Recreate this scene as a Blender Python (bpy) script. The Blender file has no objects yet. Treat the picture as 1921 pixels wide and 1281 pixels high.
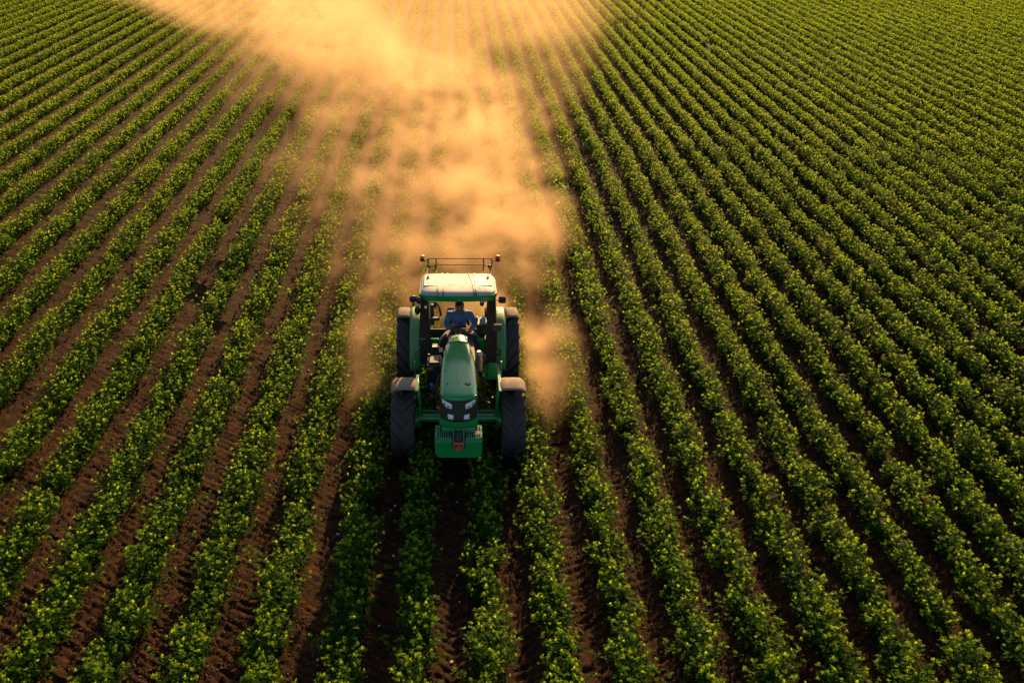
import bpy, bmesh, math, random
import numpy as np
from mathutils import Vector, Matrix

R = math.radians
random.seed(7)
rng = np.random.default_rng(11)
scn = bpy.context.scene
COL = scn.collection

# ------------------------------------------------------------------ camera
F_PX = 1700.0
PITCH = math.atan(920.5 / F_PX)
CAM_H = math.cos(PITCH) / 0.088 * 0.95
cam_d = bpy.data.cameras.new('camera')
cam_d.sensor_fit = 'HORIZONTAL'
cam_d.sensor_width = 36.0
cam_d.lens = F_PX / 1921.0 * 36.0
cam_d.clip_start = 0.1
cam_d.clip_end = 6000
cam = bpy.data.objects.new('camera', cam_d)
COL.objects.link(cam)
cam.location = (0, 0, CAM_H)
cam.rotation_euler = (math.pi / 2 - PITCH, 0, 0)
cam_d.shift_x = 110.5 / 1921.0
scn.camera = cam

# ------------------------------------------------------------------ light
SUN_EL, SUN_AZ = R(18.5), R(12.0)          # azimuth measured from +Y towards +X
world = bpy.data.worlds.new('World')
scn.world = world
world.use_nodes = True
wn = world.node_tree
sky = wn.nodes.new('ShaderNodeTexSky')
sky.sky_type = 'NISHITA'
sky.sun_disc = False
sky.sun_elevation = SUN_EL
sky.sun_rotation = SUN_AZ
sky.dust_density = 2.0
bg = wn.nodes['Background']
bg.inputs['Strength'].default_value = 0.063
wn.links.new(sky.outputs[0], bg.inputs[0])
sun_d = bpy.data.lights.new('sun', 'SUN')
sun_d.energy = 5.0
sun_d.angle = R(0.6)
sun_d.color = (1.0, 0.61, 0.235)
sun = bpy.data.objects.new('sun', sun_d)
COL.objects.link(sun)
to_sun = Vector((math.sin(SUN_AZ) * math.cos(SUN_EL), math.cos(SUN_AZ) * math.cos(SUN_EL), math.sin(SUN_EL)))
sun.rotation_euler = to_sun.to_track_quat('Z', 'Y').to_euler()
sun.location = to_sun * 60

scn.view_settings.view_transform = 'Standard'
scn.view_settings.look = 'None'
scn.view_settings.exposure = 1.1
scn.view_settings.gamma = 1.0
cy = scn.cycles
cy.max_bounces = 6
cy.diffuse_bounces = 2
cy.glossy_bounces = 3
cy.transmission_bounces = 3
cy.volume_bounces = 1
cy.transparent_max_bounces = 8
cy.use_denoising = True
cy.denoiser = 'OPENIMAGEDENOISE'
cy.denoising_input_passes = 'RGB_ALBEDO_NORMAL'
cy.use_adaptive_sampling = False
cy.volume_step_rate = 1.0
cy.volume_max_steps = 512
cy.sample_clamp_indirect = 6.0

# ------------------------------------------------------------------ node helpers
def mat_new(name):
    m = bpy.data.materials.new(name)
    m.use_nodes = True
    nt = m.node_tree
    p = nt.nodes['Principled BSDF']
    return m, nt, p

def rgba(c):
    return (c[0], c[1], c[2], 1.0)

def noise(nt, scale, detail=6, rough=0.6, vec=None, dist=0.0):
    n = nt.nodes.new('ShaderNodeTexNoise')
    n.inputs['Scale'].default_value = scale
    n.inputs['Detail'].default_value = detail
    n.inputs['Roughness'].default_value = rough
    n.inputs['Distortion'].default_value = dist
    if vec is None:
        tc = nt.nodes.new('ShaderNodeTexCoord')
        vec = tc.outputs['Object']
    nt.links.new(vec, n.inputs['Vector'])
    return n

def ramp(nt, fac, stops):
    r = nt.nodes.new('ShaderNodeValToRGB')
    e = r.color_ramp.elements
    while len(e) < len(stops):
        e.new(0.5)
    for k, (pos, c) in enumerate(stops):
        e[k].position = pos
        e[k].color = rgba(c) if not isinstance(c, (int, float)) else (c, c, c, 1)
    nt.links.new(fac, r.inputs[0])
    return r

def mixc(nt, fac, a, b):
    m = nt.nodes.new('ShaderNodeMix')
    m.data_type = 'RGBA'
    if isinstance(fac, (int, float)):
        m.inputs[0].default_value = fac
    else:
        nt.links.new(fac, m.inputs[0])
    for k, v in ((6, a), (7, b)):
        if isinstance(v, tuple):
            m.inputs[k].default_value = rgba(v)
        else:
            nt.links.new(v, m.inputs[k])
    return m.outputs[2]

def mth(nt, op, a, b=None, clamp=False):
    m = nt.nodes.new('ShaderNodeMath')
    m.operation = op
    m.use_clamp = clamp
    for k, v in ((0, a), (1, b)):
        if v is None:
            continue
        if isinstance(v, (int, float)):
            m.inputs[k].default_value = v
        else:
            nt.links.new(v, m.inputs[k])
    return m.outputs[0]

def bump(nt, p, h, strength, dist):
    b = nt.nodes.new('ShaderNodeBump')
    b.inputs['Strength'].default_value = strength
    b.inputs['Distance'].default_value = dist
    nt.links.new(h, b.inputs['Height'])
    nt.links.new(b.outputs[0], p.inputs['Normal'])

DUST = (0.40, 0.27, 0.17)

def paint(name, col, rough=0.3, dust=0.35, coat=0.4, metal=0.0, dust_col=DUST, spec=0.5, scale=3.0):
    """paint or plastic with a film of field dust that lies thicker on upward faces"""
    m, nt, p = mat_new(name)
    n1 = noise(nt, scale, 8, 0.65)
    n2 = noise(nt, scale * 9, 5, 0.6)
    geo = nt.nodes.new('ShaderNodeNewGeometry')
    sep = nt.nodes.new('ShaderNodeSeparateXYZ')
    nt.links.new(geo.outputs['Normal'], sep.inputs[0])
    up = mth(nt, 'MULTIPLY_ADD', sep.outputs[2], 0.5)
    up.node.inputs[2].default_value = 0.5
    mix = mth(nt, 'MULTIPLY', n1.outputs['Fac'], n2.outputs['Fac'])
    f = mth(nt, 'MULTIPLY', mth(nt, 'SUBTRACT', mix, 0.12), 3.2, True)
    f = mth(nt, 'MULTIPLY', mth(nt, 'MULTIPLY', f, up), dust * 1.6, True)
    nt.links.new(mixc(nt, f, col, dust_col), p.inputs['Base Color'])
    rr = mth(nt, 'ADD', mth(nt, 'MULTIPLY', f, 0.9), rough, True)
    nt.links.new(rr, p.inputs['Roughness'])
    p.inputs['Metallic'].default_value = metal
    p.inputs['Coat Weight'].default_value = coat
    p.inputs['Coat Roughness'].default_value = 0.18
    p.inputs['Specular IOR Level'].default_value = spec
    return m

M = {}
M['green'] = paint('green_paint', (0.003, 0.270, 0.066), 0.22, 0.06, 0.5, spec=0.4)
M['green_dusty'] = paint('green_paint_dusty', (0.005, 0.240, 0.060), 0.36, 0.36, 0.15)
M['white'] = paint('cream_roof', (0.40, 0.385, 0.37), 0.45, 0.30, 0.1, dust_col=(0.40, 0.31, 0.23))
M['fawn'] = paint('dust_coated_fender', (0.20, 0.145, 0.10), 0.6, 0.75, 0.0, scale=5, dust_col=(0.30, 0.215, 0.15))
M['black'] = paint('black_plastic', (0.012, 0.012, 0.014), 0.42, 0.10, 0.1)
M['engine'] = paint('engine_metal', (0.028, 0.027, 0.03), 0.5, 0.25, 0.0, metal=0.2)
M['steel'] = paint('bare_steel', (0.42, 0.41, 0.40), 0.35, 0.2, 0.0, metal=0.8)
M['rubber'] = paint('tyre_rubber', (0.026, 0.028, 0.034), 0.52, 0.45, 0.0, scale=4, dust_col=(0.10, 0.07, 0.05))
M['seat'] = paint('seat_cloth', (0.02, 0.02, 0.022), 0.8, 0.1, 0.0)
M['orange'] = paint('orange_lens', (0.75, 0.20, 0.02), 0.2, 0.05, 0.5)
M['red'] = paint('red_lens', (0.62, 0.03, 0.02), 0.2, 0.05, 0.5)
M['rust'] = paint('rusty_red_hook', (0.50, 0.11, 0.03), 0.5, 0.15, 0.1)
M['lens'] = paint('headlight_lens', (0.88, 0.89, 0.90), 0.10, 0.03, 1.0)
M['mirror'] = paint('mirror_housing', (0.012, 0.013, 0.02), 0.35, 0.05, 0.2)
M['bluebox'] = paint('blue_white_box', (0.20, 0.34, 0.55), 0.4, 0.1, 0.1)
M['slat'] = paint('pale_green_slat', (0.05, 0.26, 0.15), 0.3, 0.1, 0.4)
M['stone'] = paint('pale_stone', (0.55, 0.52, 0.48), 0.7, 0.2, 0.0)

def cloth(name, col):
    m, nt, p = mat_new(name)
    n = noise(nt, 9, 5, 0.6)
    w = noise(nt, 160, 2, 0.5)
    c = ramp(nt, n.outputs['Fac'], [(0.3, tuple(v * 0.75 for v in col)), (0.7, tuple(v * 1.15 for v in col))])
    nt.links.new(c.outputs[0], p.inputs['Base Color'])
    p.inputs['Roughness'].default_value = 0.85
    p.inputs['Sheen Weight'].default_value = 0.3
    bump(nt, p, n.outputs['Fac'], 0.5, 0.02)
    return m
M['shirt'] = cloth('blue_shirt_cotton', (0.055, 0.15, 0.36))
M['trousers'] = cloth('dark_trousers_cotton', (0.018, 0.022, 0.035))
M['boot'] = cloth('dark_boot', (0.02, 0.016, 0.013))
m, nt, p = mat_new('skin'); p.inputs['Base Color'].default_value = rgba((0.30, 0.15, 0.09)); p.inputs['Roughness'].default_value = 0.5
p.inputs['Subsurface Weight'].default_value = 0.05
sn = noise(nt, 30, 4); nt.links.new(mixc(nt, sn.outputs['Fac'], (0.26, 0.12, 0.07), (0.36, 0.19, 0.12)), p.inputs['Base Color'])
M['skin'] = m
M['hair'] = cloth('dark_hair', (0.012, 0.009, 0.007))

def soil_mat():
    m, nt, p = mat_new('ploughed_soil')
    big = noise(nt, 0.35, 5, 0.6)
    mid = noise(nt, 4.0, 8, 0.7)
    fine = noise(nt, 38.0, 6, 0.7)
    c1 = ramp(nt, mid.outputs['Fac'], [(0.30, (0.013, 0.0058, 0.0028)), (0.5, (0.036, 0.0142, 0.0052)), (0.70, (0.125, 0.049, 0.0145))])
    c2 = ramp(nt, fine.outputs['Fac'], [(0.3, (0.55, 0.55, 0.55)), (0.7, (1.25, 1.25, 1.25))])
    mul = nt.nodes.new('ShaderNodeMix'); mul.data_type = 'RGBA'; mul.blend_type = 'MULTIPLY'; mul.inputs[0].default_value = 1
    nt.links.new(c1.outputs[0], mul.inputs[6]); nt.links.new(c2.outputs[0], mul.inputs[7])
    f = mth(nt, 'MULTIPLY', big.outputs['Fac'], 0.5)
    nt.links.new(mixc(nt, f, mul.outputs[2], (0.030, 0.0130, 0.0055)), p.inputs['Base Color'])
    p.inputs['Roughness'].default_value = 0.95
    p.inputs['Specular IOR Level'].default_value = 0.15
    h = mth(nt, 'ADD', mth(nt, 'MULTIPLY', mid.outputs['Fac'], 0.6), mth(nt, 'MULTIPLY', fine.outputs['Fac'], 0.4))
    bump(nt, p, h, 1.0, 0.09)
    return m
M['soil'] = soil_mat()

def leaf_mat():
    m = bpy.data.materials.new('crop_leaf')
    m.use_nodes = True
    nt = m.node_tree
    for n in list(nt.nodes):
        nt.nodes.remove(n)
    out = nt.nodes.new('ShaderNodeOutputMaterial')
    at = nt.nodes.new('ShaderNodeAttribute'); at.attribute_name = 'tint'
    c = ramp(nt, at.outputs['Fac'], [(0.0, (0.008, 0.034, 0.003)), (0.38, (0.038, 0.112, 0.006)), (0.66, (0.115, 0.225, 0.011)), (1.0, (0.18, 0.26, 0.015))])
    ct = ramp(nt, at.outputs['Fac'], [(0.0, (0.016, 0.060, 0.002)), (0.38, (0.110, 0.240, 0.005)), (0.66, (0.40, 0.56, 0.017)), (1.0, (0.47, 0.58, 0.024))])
    p = nt.nodes.new('ShaderNodeBsdfPrincipled')
    nt.links.new(c.outputs[0], p.inputs['Base Color'])
    p.inputs['Roughness'].default_value = 0.62
    p.inputs['Specular IOR Level'].default_value = 0.08
    t = nt.nodes.new('ShaderNodeBsdfTranslucent')
    nt.links.new(ct.outputs[0], t.inputs['Color'])
    mx = nt.nodes.new('ShaderNodeMixShader'); mx.inputs[0].default_value = 0.58
    nt.links.new(p.outputs[0], mx.inputs[1]); nt.links.new(t.outputs[0], mx.inputs[2])
    nt.links.new(mx.outputs[0], out.inputs['Surface'])
    return m
M['leaf'] = leaf_mat()

# ------------------------------------------------------------------ object helpers
def props(o, label=None, cat=None, group=None, kind=None):
    for k, v in (('label', label), ('category', cat), ('group', group), ('kind', kind)):
        if v:
            o[k] = v
    return o

def empty(name, loc, parent=None):
    o = bpy.data.objects.new(name, None)
    COL.objects.link(o)
    o.location = loc
    o.parent = parent
    o.empty_display_size = 0.3
    return o

def np_mesh(name, co, quads, mat, tint=None, smooth=False):
    me = bpy.data.meshes.new(name)
    co = np.ascontiguousarray(co, dtype=np.float32)
    quads = np.ascontiguousarray(quads, dtype=np.int32)
    k = quads.shape[1]
    me.vertices.add(len(co)); me.vertices.foreach_set('co', co.ravel())
    me.loops.add(quads.size); me.loops.foreach_set('vertex_index', quads.ravel())
    me.polygons.add(len(quads))
    me.polygons.foreach_set('loop_start', np.arange(0, quads.size, k, dtype=np.int32))
    me.polygons.foreach_set('loop_total', np.full(len(quads), k, dtype=np.int32))
    me.polygons.foreach_set('use_smooth', np.full(len(quads), smooth, dtype=bool))
    me.update(calc_edges=True)
    if tint is not None:
        a = me.attributes.new('tint', 'FLOAT', 'POINT')
        a.data.foreach_set('value', np.ascontiguousarray(tint, dtype=np.float32))
    me.materials.append(mat)
    o = bpy.data.objects.new(name, me)
    COL.objects.link(o)
    return o

class MB:
    def __init__(s):
        s.v = []; s.f = []
    def add(s, vs, fs):
        b = len(s.v)
        s.v.extend([tuple(x) for x in vs]); s.f.extend([tuple(b + i for i in f) for f in fs])
        return s
    def box(s, c, d, rot=None, taper=1.0):
        vs = []
        for z in (-1, 1):
            t = taper if z > 0 else 1.0
            for x, y in ((-1, -1), (1, -1), (1, 1), (-1, 1)):
                v = Vector((x * d[0] / 2 * t, y * d[1] / 2 * t, z * d[2] / 2))
                if rot is not None:
                    v = rot @ v
                vs.append(v + Vector(c))
        return s.add(vs, [(3, 2, 1, 0), (4, 5, 6, 7), (0, 1, 5, 4), (1, 2, 6, 5), (2, 3, 7, 6), (3, 0, 4, 7)])
    def loft(s, secs, closed=True, caps=True):
        n = len(secs[0]); vs = [q for sec in secs for q in sec]; fs = []
        for i in range(len(secs) - 1):
            for j in range(n if closed else n - 1):
                k = (j + 1) % n
                fs.append((i * n + j, i * n + k, (i + 1) * n + k, (i + 1) * n + j))
        if caps and closed:
            fs.append(tuple(reversed(range(n)))); fs.append(tuple(range((len(secs) - 1) * n, len(secs) * n)))
        return s.add(vs, fs)
    def tube(s, path, r, seg=8, caps=True):
        path = [Vector(q) for q in path]; secs = []
        rr = r if isinstance(r, (list, tuple)) else [r] * len(path)
        for i, q in enumerate(path):
            t = (path[min(i + 1, len(path) - 1)] - path[max(i - 1, 0)]).normalized()
            a = t.orthogonal().normalized() if i == 0 else (a - t * a.dot(t)).normalized()
            b = t.cross(a)
            secs.append([q + (a * math.cos(2 * math.pi * k / seg) + b * math.sin(2 * math.pi * k / seg)) * rr[i] for k in range(seg)])
        return s.loft(secs, True, caps)
    def lathe_x(s, prof, c, seg=40):
        """profile of (radius, x) turned about the x axis through c"""
        secs = [[(c[0] + x, c[1] + r * math.cos(2 * math.pi * k / seg), c[2] + r * math.sin(2 * math.pi * k / seg)) for k in range(seg)] for r, x in prof]
        return s.loft(secs, True, False)
    def ball(s, c, r, seg=12, sc=(1, 1, 1)):
        secs = []
        for i in range(1, seg // 2):
            th = math.pi * i / (seg // 2)
            secs.append([(c[0] + r * sc[0] * math.sin(th) * math.cos(2 * math.pi * k / seg), c[1] + r * sc[1] * math.sin(th) * math.sin(2 * math.pi * k / seg), c[2] - r * sc[2] * math.cos(th)) for k in range(seg)])
        return s.loft(secs, True, True)
    def build(s, name, mat, parent=None, bevel=0.0, smooth=True, solid=0.0, sub=0, ang=38, label=None):
        me = bpy.data.meshes.new(name)
        me.from_pydata(s.v, [], s.f)
        bm = bmesh.new(); bm.from_mesh(me)
        bmesh.ops.recalc_face_normals(bm, faces=bm.faces)
        bm.to_mesh(me); bm.free()
        if smooth:
            me.polygons.foreach_set('use_smooth', [True] * len(me.polygons))
            if not sub:
                me.set_sharp_from_angle(angle=R(ang))
        me.materials.append(mat)
        o = bpy.data.objects.new(name, me); COL.objects.link(o); o.parent = parent
        if solid:
            q = o.modifiers.new('solid', 'SOLIDIFY'); q.thickness = solid; q.offset = 0
        if bevel:
            q = o.modifiers.new('bevel', 'BEVEL'); q.width = bevel; q.segments = 2; q.limit_method = 'ANGLE'; q.angle_limit = R(40); q.harden_normals = False
        if sub:
            q = o.modifiers.new('sub', 'SUBSURF'); q.levels = sub; q.render_levels = sub
        if label:
            o['label'] = label
        return o

# ------------------------------------------------------------------ value noise (numpy)
_perm = rng.random((256, 256)).astype(np.float32)
def vnoise(x, y):
    xi = np.floor(x).astype(np.int64); yi = np.floor(y).astype(np.int64)
    fx = x - xi; fy = y - yi
    fx = fx * fx * (3 - 2 * fx); fy = fy * fy * (3 - 2 * fy)
    g = lambda a, b: _perm[a & 255, b & 255]
    return (g(xi, yi) * (1 - fx) + g(xi + 1, yi) * fx) * (1 - fy) + (g(xi, yi + 1) * (1 - fx) + g(xi + 1, yi + 1) * fx) * fy
def fbm(x, y, o=4):
    s = 0; a = 1; t = 0
    for k in range(o):
        s = s + a * vnoise(x * 2 ** k + 17.3 * k, y * 2 ** k - 9.1 * k); t += a; a *= 0.5
    return s / t

# ------------------------------------------------------------------ the rows
UNIT = 0.95 / 0.088
def row_spacing(n):
    return min(max(0.0895 - 0.0016 * (n + 0.5), 0.073), 0.104)
row_x = {0: -0.045 * UNIT}
for n in range(0, 60):
    row_x[n + 1] = row_x[n] + row_spacing(n) * UNIT
for n in range(-1, -45, -1):
    row_x[n] = row_x[n + 1] - row_spacing(n) * UNIT
ROW_N = np.array(sorted(row_x)); ROW_X = np.array([row_x[n] for n in ROW_N])
def wander(n, y):
    return 0.07 * (fbm(y * 0.13 + n * 7.7, y * 0 + n * 3.1, 2) - 0.5) + 0.05 * (fbm(y * 0.6 + n * 5.1, y * 0 + n * 1.7, 1) - 0.5)

# ------------------------------------------------------------------ ground
def ground_h(x, y, fine=True):
    i = np.clip(np.searchsorted(ROW_X, x), 1, len(ROW_X) - 1)
    a = ROW_X[i - 1]; b = ROW_X[i]
    u = np.clip((x - a) / (b - a), 0, 1)                      # 0 and 1 on a row, 0.5 mid furrow
    prof = 0.5 + 0.5 * np.cos(2 * np.pi * u)
    h = 0.075 * prof ** 0.8 - 0.02
    if fine:
        amp = 0.35 + 0.65 * vnoise(i * 5.3, y * 0.21)
        amp = np.where((i > 0) & (ROW_N[np.clip(i - 1, 0, None)] > 2), amp * 0.6, amp)
        m = np.clip((0.30 - np.abs(u - 0.5)) / 0.12, 0, 1)
        ph = y / 0.15 + 1.7 * (u - 0.5) * 2 * np.where(x < 0, 1, -1) + 0.8 * fbm(x * 1.5, y * 1.1, 2) * 2
        saw = np.abs((ph % 1.0) - 0.35)
        h = h + m * amp * 0.055 * (0.5 - saw)
        h = h + 0.060 * (fbm(x * 5, y * 5, 3) - 0.5) + 0.038 * (fbm(x * 15 + 3, y * 19, 3) - 0.5)
        # wheel ruts beside the row middle
        h = h - 0.018 * np.exp(-((np.abs(u - 0.5) - 0.0) / 0.13) ** 2)
    return h

def build_ground():
    ys = [6.0]
    while ys[-1] < 90:
        ys.append(ys[-1] * (1.0030 if ys[-1] < 30 else 1.006))
    near = [-400, -60, -12, 0, 3, 5]
    far = [120, 180, 300, 600, 1200, 2600, 5000]
    Y = np.array(near + ys + far)
    s = np.arange(-1.05, 1.25, 0.0032)
    s = np.concatenate([[-40, -12, -5, -2.4, -1.5], s, [1.7, 2.5, 5, 12, 40]])
    wv = np.where(Y >= 6, Y, 6 + (6 - Y) * 0.8)
    X = s[None, :] * wv[:, None]
    YY = np.repeat(Y[:, None], len(s), 1)
    Z = np.zeros_like(X)
    core = np.zeros_like(X, bool)
    core[len(near):len(near) + len(ys), 5:-5] = True
    Z[core] = ground_h(X[core], YY[core])
    fade = np.clip((90 - YY[core]) / 25, 0, 1)
    Z[core] *= fade
    nY, nX = X.shape
    idx = np.arange(nY * nX).reshape(nY, nX)
    q = np.stack([idx[:-1, :-1].ravel(), idx[:-1, 1:].ravel(), idx[1:, 1:].ravel(), idx[1:, :-1].ravel()], 1)
    o = np_mesh('ground', np.stack([X.ravel(), YY.ravel(), Z.ravel()], 1), q, M['soil'], smooth=True)
    props(o, 'reddish brown ploughed soil with tyre marks between the crop rows', 'ground', kind='structure')
build_ground()

# ------------------------------------------------------------------ foliage
# a leaf: five points, two quads folded along the midrib
LEAF_N = np.array([[0, 0, 0], [0.34, 0.48, 0.0], [0, 1.0, -0.10], [-0.34, 0.48, 0.0], [0, 0.5, -0.09]])
def leaves(base, az, pit, ln, wid):
    """arrays: base (n,3), azimuth, pitch, length, width factor -> verts (n,5,3)"""
    d = np.stack([np.cos(az) * np.cos(pit), np.sin(az) * np.cos(pit), np.sin(pit)], 1)
    side = np.stack([-np.sin(az), np.cos(az), np.zeros_like(az)], 1)
    roll = rng.normal(0, 0.35, len(az))
    up = np.cross(side, d) * -1
    up = np.cross(d, side)
    side2 = side * np.cos(roll)[:, None] + up * np.sin(roll)[:, None]
    up2 = np.cross(d, side2)
    L = LEAF_N[None]
    v = (side2[:, None, :] * (L[..., 0:1] * wid[:, None, None]) + d[:, None, :] * L[..., 1:2] + up2[:, None, :] * L[..., 2:3]) * ln[:, None, None]
    return base[:, None, :] + v

LOD = [  # far limit, plant spacing, shoots per plant, rosette leaves, lower leaves, leaf length
    (17.5, 0.21, 16, 7, 20, 0.045),
    (32.0, 0.21, 16, 6, 11, 0.049),
    (55.0, 0.20, 14, 5, 7, 0.055),
    (200., 0.20, 12, 5, 5, 0.066),
]
def row_leaves(n, y0, y1):
    V = []; T = []
    lo = y0
    for lim, sp, ns, nr, nl, ln in LOD:
        hi = min(y1, lim)
        if hi <= lo:
            continue
        k = max(1, int((hi - lo) / sp))
        py = lo + (np.arange(k) + rng.uniform(-0.35, 0.35, k) + 0.5) * (hi - lo) / k
        keep = rng.random(k) > (0.02 if lim < 40 else 0.0)
        vig = fbm(py * 1.5 + n * 13.1, py * 0 + n * 2.9, 2)
        keep &= ~((vig < 0.12)) | (lim > 40)
        if n in GAPS:
            for g0, g1 in GAPS[n]:
                keep &= ~((py > g0) & (py < g1))
        py = py[keep]; vig = vig[keep]; k = len(py)
        if k == 0:
            lo = hi; continue
        px = row_x[n] + wander(n, py) + rng.normal(0, 0.04, k)
        rad = (0.305 + (0.05 if lim < 40 else 0.025) * rng.normal(0, 1, k)).clip(0.16, 0.39) * (0.72 + 0.56 * vig if lim < 40 else 0.92 + 0.16 * vig) * (row_spacing(n) / 0.0895 if n >= 0 else min(1.14, 0.04 + row_spacing(n) / 0.0895)) * (1.0 if lim < 20 else 0.96 if lim < 40 else 0.84)
        hgt = ((0.40 if lim < 20 else 0.37 if lim < 40 else 0.32) + (0.04 if lim < 40 else 0.015) * rng.normal(0, 1, k)).clip(0.22, 0.55) * (0.66 + 0.68 * vig if lim < 40 else 0.90 + 0.24 * vig)
        young = rng.normal(0, 0.05, k)
        # shoots
        m = k * ns
        pid = np.repeat(np.arange(k), ns)
        rr = np.sqrt(rng.random(m)); aa = rng.uniform(0, 2 * np.pi, m)
        ex = 1.0
        sx = px[pid] + rad[pid] * rr * np.cos(aa) * ex
        sy = py[pid] + rad[pid] * rr * np.sin(aa) * 1.1
        top = hgt[pid] * (1 - 0.55 * rr ** 2.5) * rng.uniform(0.80 if lim < 40 else 0.9, 1.16 if lim < 40 else 1.08, m) + 0.03
        gz = 0.055
        stray = (rng.random(m) < 0.03)
        sx = np.where(stray, px[pid] + rad[pid] * 1.45 * np.cos(aa), sx)
        tip = np.stack([sx, sy, gz + top], 1)
        scale = (0.8 + 0.4 * rng.random(m))
        # terminal rosettes
        q = m * nr
        sid = np.repeat(np.arange(m), nr)
        az = np.tile(np.arange(nr) * 2 * np.pi / nr, m) + np.repeat(rng.uniform(0, 6.28, m), nr) + rng.normal(0, 0.25, q)
        pit = rng.normal(0.50, 0.38, q)
        lean_x = np.cos(aa)[sid] * rr[sid] * 0.02; lean_y = np.sin(aa)[sid] * rr[sid] * 0.02
        base_y = sy
        b = tip[sid] + np.stack([lean_x, lean_y, rng.normal(0, 0.008, q)], 1)
        V.append(leaves(b, az, pit, ln * scale[sid] * rng.uniform(0.7, 1.15, q), rng.uniform(0.85, 1.2, q)))
        hfac = (top / hgt.max())[sid]
        T.append((0.62 + 0.40 * (hfac - 0.62) + young[pid][sid] + np.repeat(rng.normal(0, 0.07, m), nr) + rng.normal(0, 0.06, q) + 0.16 * (fbm(base_y * 0.35 + n * 3.3, base_y * 0 + n * 0.9, 2) - 0.5)[sid]).clip(0.1, 1))
        # lower leaves along the stems
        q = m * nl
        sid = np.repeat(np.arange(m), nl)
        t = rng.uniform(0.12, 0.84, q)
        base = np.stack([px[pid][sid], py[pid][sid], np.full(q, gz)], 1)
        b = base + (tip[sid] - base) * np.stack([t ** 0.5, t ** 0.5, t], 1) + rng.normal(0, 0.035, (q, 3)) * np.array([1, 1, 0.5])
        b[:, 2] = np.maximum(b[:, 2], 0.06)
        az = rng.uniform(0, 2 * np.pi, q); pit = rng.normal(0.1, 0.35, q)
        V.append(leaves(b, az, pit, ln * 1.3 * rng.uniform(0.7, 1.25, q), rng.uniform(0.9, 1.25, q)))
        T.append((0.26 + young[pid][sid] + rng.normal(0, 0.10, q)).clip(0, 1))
        lo = hi
    V = np.concatenate(V); T = np.concatenate(T)
    return V, T

def leaf_mesh(name, V, T):
    n = len(V)
    b = (np.arange(n) * 5)[:, None]
    q = np.concatenate([b + np.array([[0, 1, 2, 4]]), b + np.array([[0, 4, 2, 3]])], 0)
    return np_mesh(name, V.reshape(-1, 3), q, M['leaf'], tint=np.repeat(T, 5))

GAPS = {17: [(50.2, 51.5)], 3: [(28.6, 29.4)], -4: [(25.2, 25.9)], -2: [(20.4, 20.9)], -6: [(24.0, 24.7)]}
ORD = ['', 'first', 'second', 'third', 'fourth', 'fifth', 'sixth', 'seventh', 'eighth', 'ninth', 'tenth', 'eleventh', 'twelfth', 'thirteenth', 'fourteenth', 'fifteenth', 'sixteenth', 'seventeenth', 'eighteenth', 'nineteenth']
TENS = {20: ('twentieth', 'twenty'), 30: ('thirtieth', 'thirty'), 40: ('fortieth', 'forty'), 50: ('fiftieth', 'fifty')}
def ordinal(k):
    if k < 20:
        return ORD[k]
    t = k // 10 * 10
    return TENS[t][0] if k == t else TENS[t][1] + '-' + ORD[k - t]
def row_label(n):
    if n == 0:
        return 'crop row running under the tractor, on the orange beacon side of its green weight'
    if n == 1:
        return 'crop row running under the tractor, on the red beacon side of its green weight'
    k = -n if n < 0 else n - 1
    side = 'left' if n < 0 else 'right'
    if k == 1:
        return f'bushy green crop row growing just outside the tractor wheels, first to its {side}'
    far = '' if k < 13 else 'distant '
    return f'{far}bushy green crop row, {ordinal(k)} out from the tractor to its {side}'

Y_END = 92.0
def frustum_start(x):
    # first y at which a ground point with this x is inside the picture, less a couple of metres of margin
    if x < 0:
        return max(6.6, (-x - 2.25) / 0.445 - 3.0)
    return max(6.6, (x - 2.81) / 0.558 - 3.0)
for n in ROW_N:
    x = row_x[n]
    y0 = frustum_start(x)
    if y0 > 78:
        continue
    V, T = row_leaves(int(n), y0, Y_END)
    o = leaf_mesh('crop_row', V, T)
    props(o, row_label(int(n)), 'crop row', 'rows of green crop across the field')
# ------------------------------------------------------------------ tractor
TX, TY = 0.092, 13.45
tractor = empty('tractor', (TX, TY, 0))
props(tractor, 'dusty green farm tractor with cream cab roof driving towards the camera between crop rows', 'tractor')
T = tractor
YF, ZF, RF, WF = 0.0, 0.60, 0.62, 0.42       # front wheels
YR, ZR, RR_, WR = 2.45, 0.74, 0.76, 0.45     # rear wheels

def lug(mb, c, R0, R1, w, th0, sgn, sweep, thick):
    st = 7; secs = []
    for i in range(st):
        t = i / (st - 1)
        x = sgn * (0.012 + t * (w / 2 + 0.004 - 0.012))
        th = th0 + sweep * (t ** 0.85)
        drop = 0.0 if t < 0.8 else (t - 0.8) / 0.2
        ro = R1 - 0.020 * drop * drop - 0.004 * t
        ri = R0 - 0.05 * drop
        sec = []
        for (r, dt) in ((ri, -1.25), (ro, -0.8), (ro, 0.8), (ri, 1.25)):
            a = th + dt * thick / R1
            sec.append((c[0] + x, c[1] - r * math.cos(a), c[2] + r * math.sin(a)))
        secs.append(sec)
    mb.loft(secs, True, True)

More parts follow.
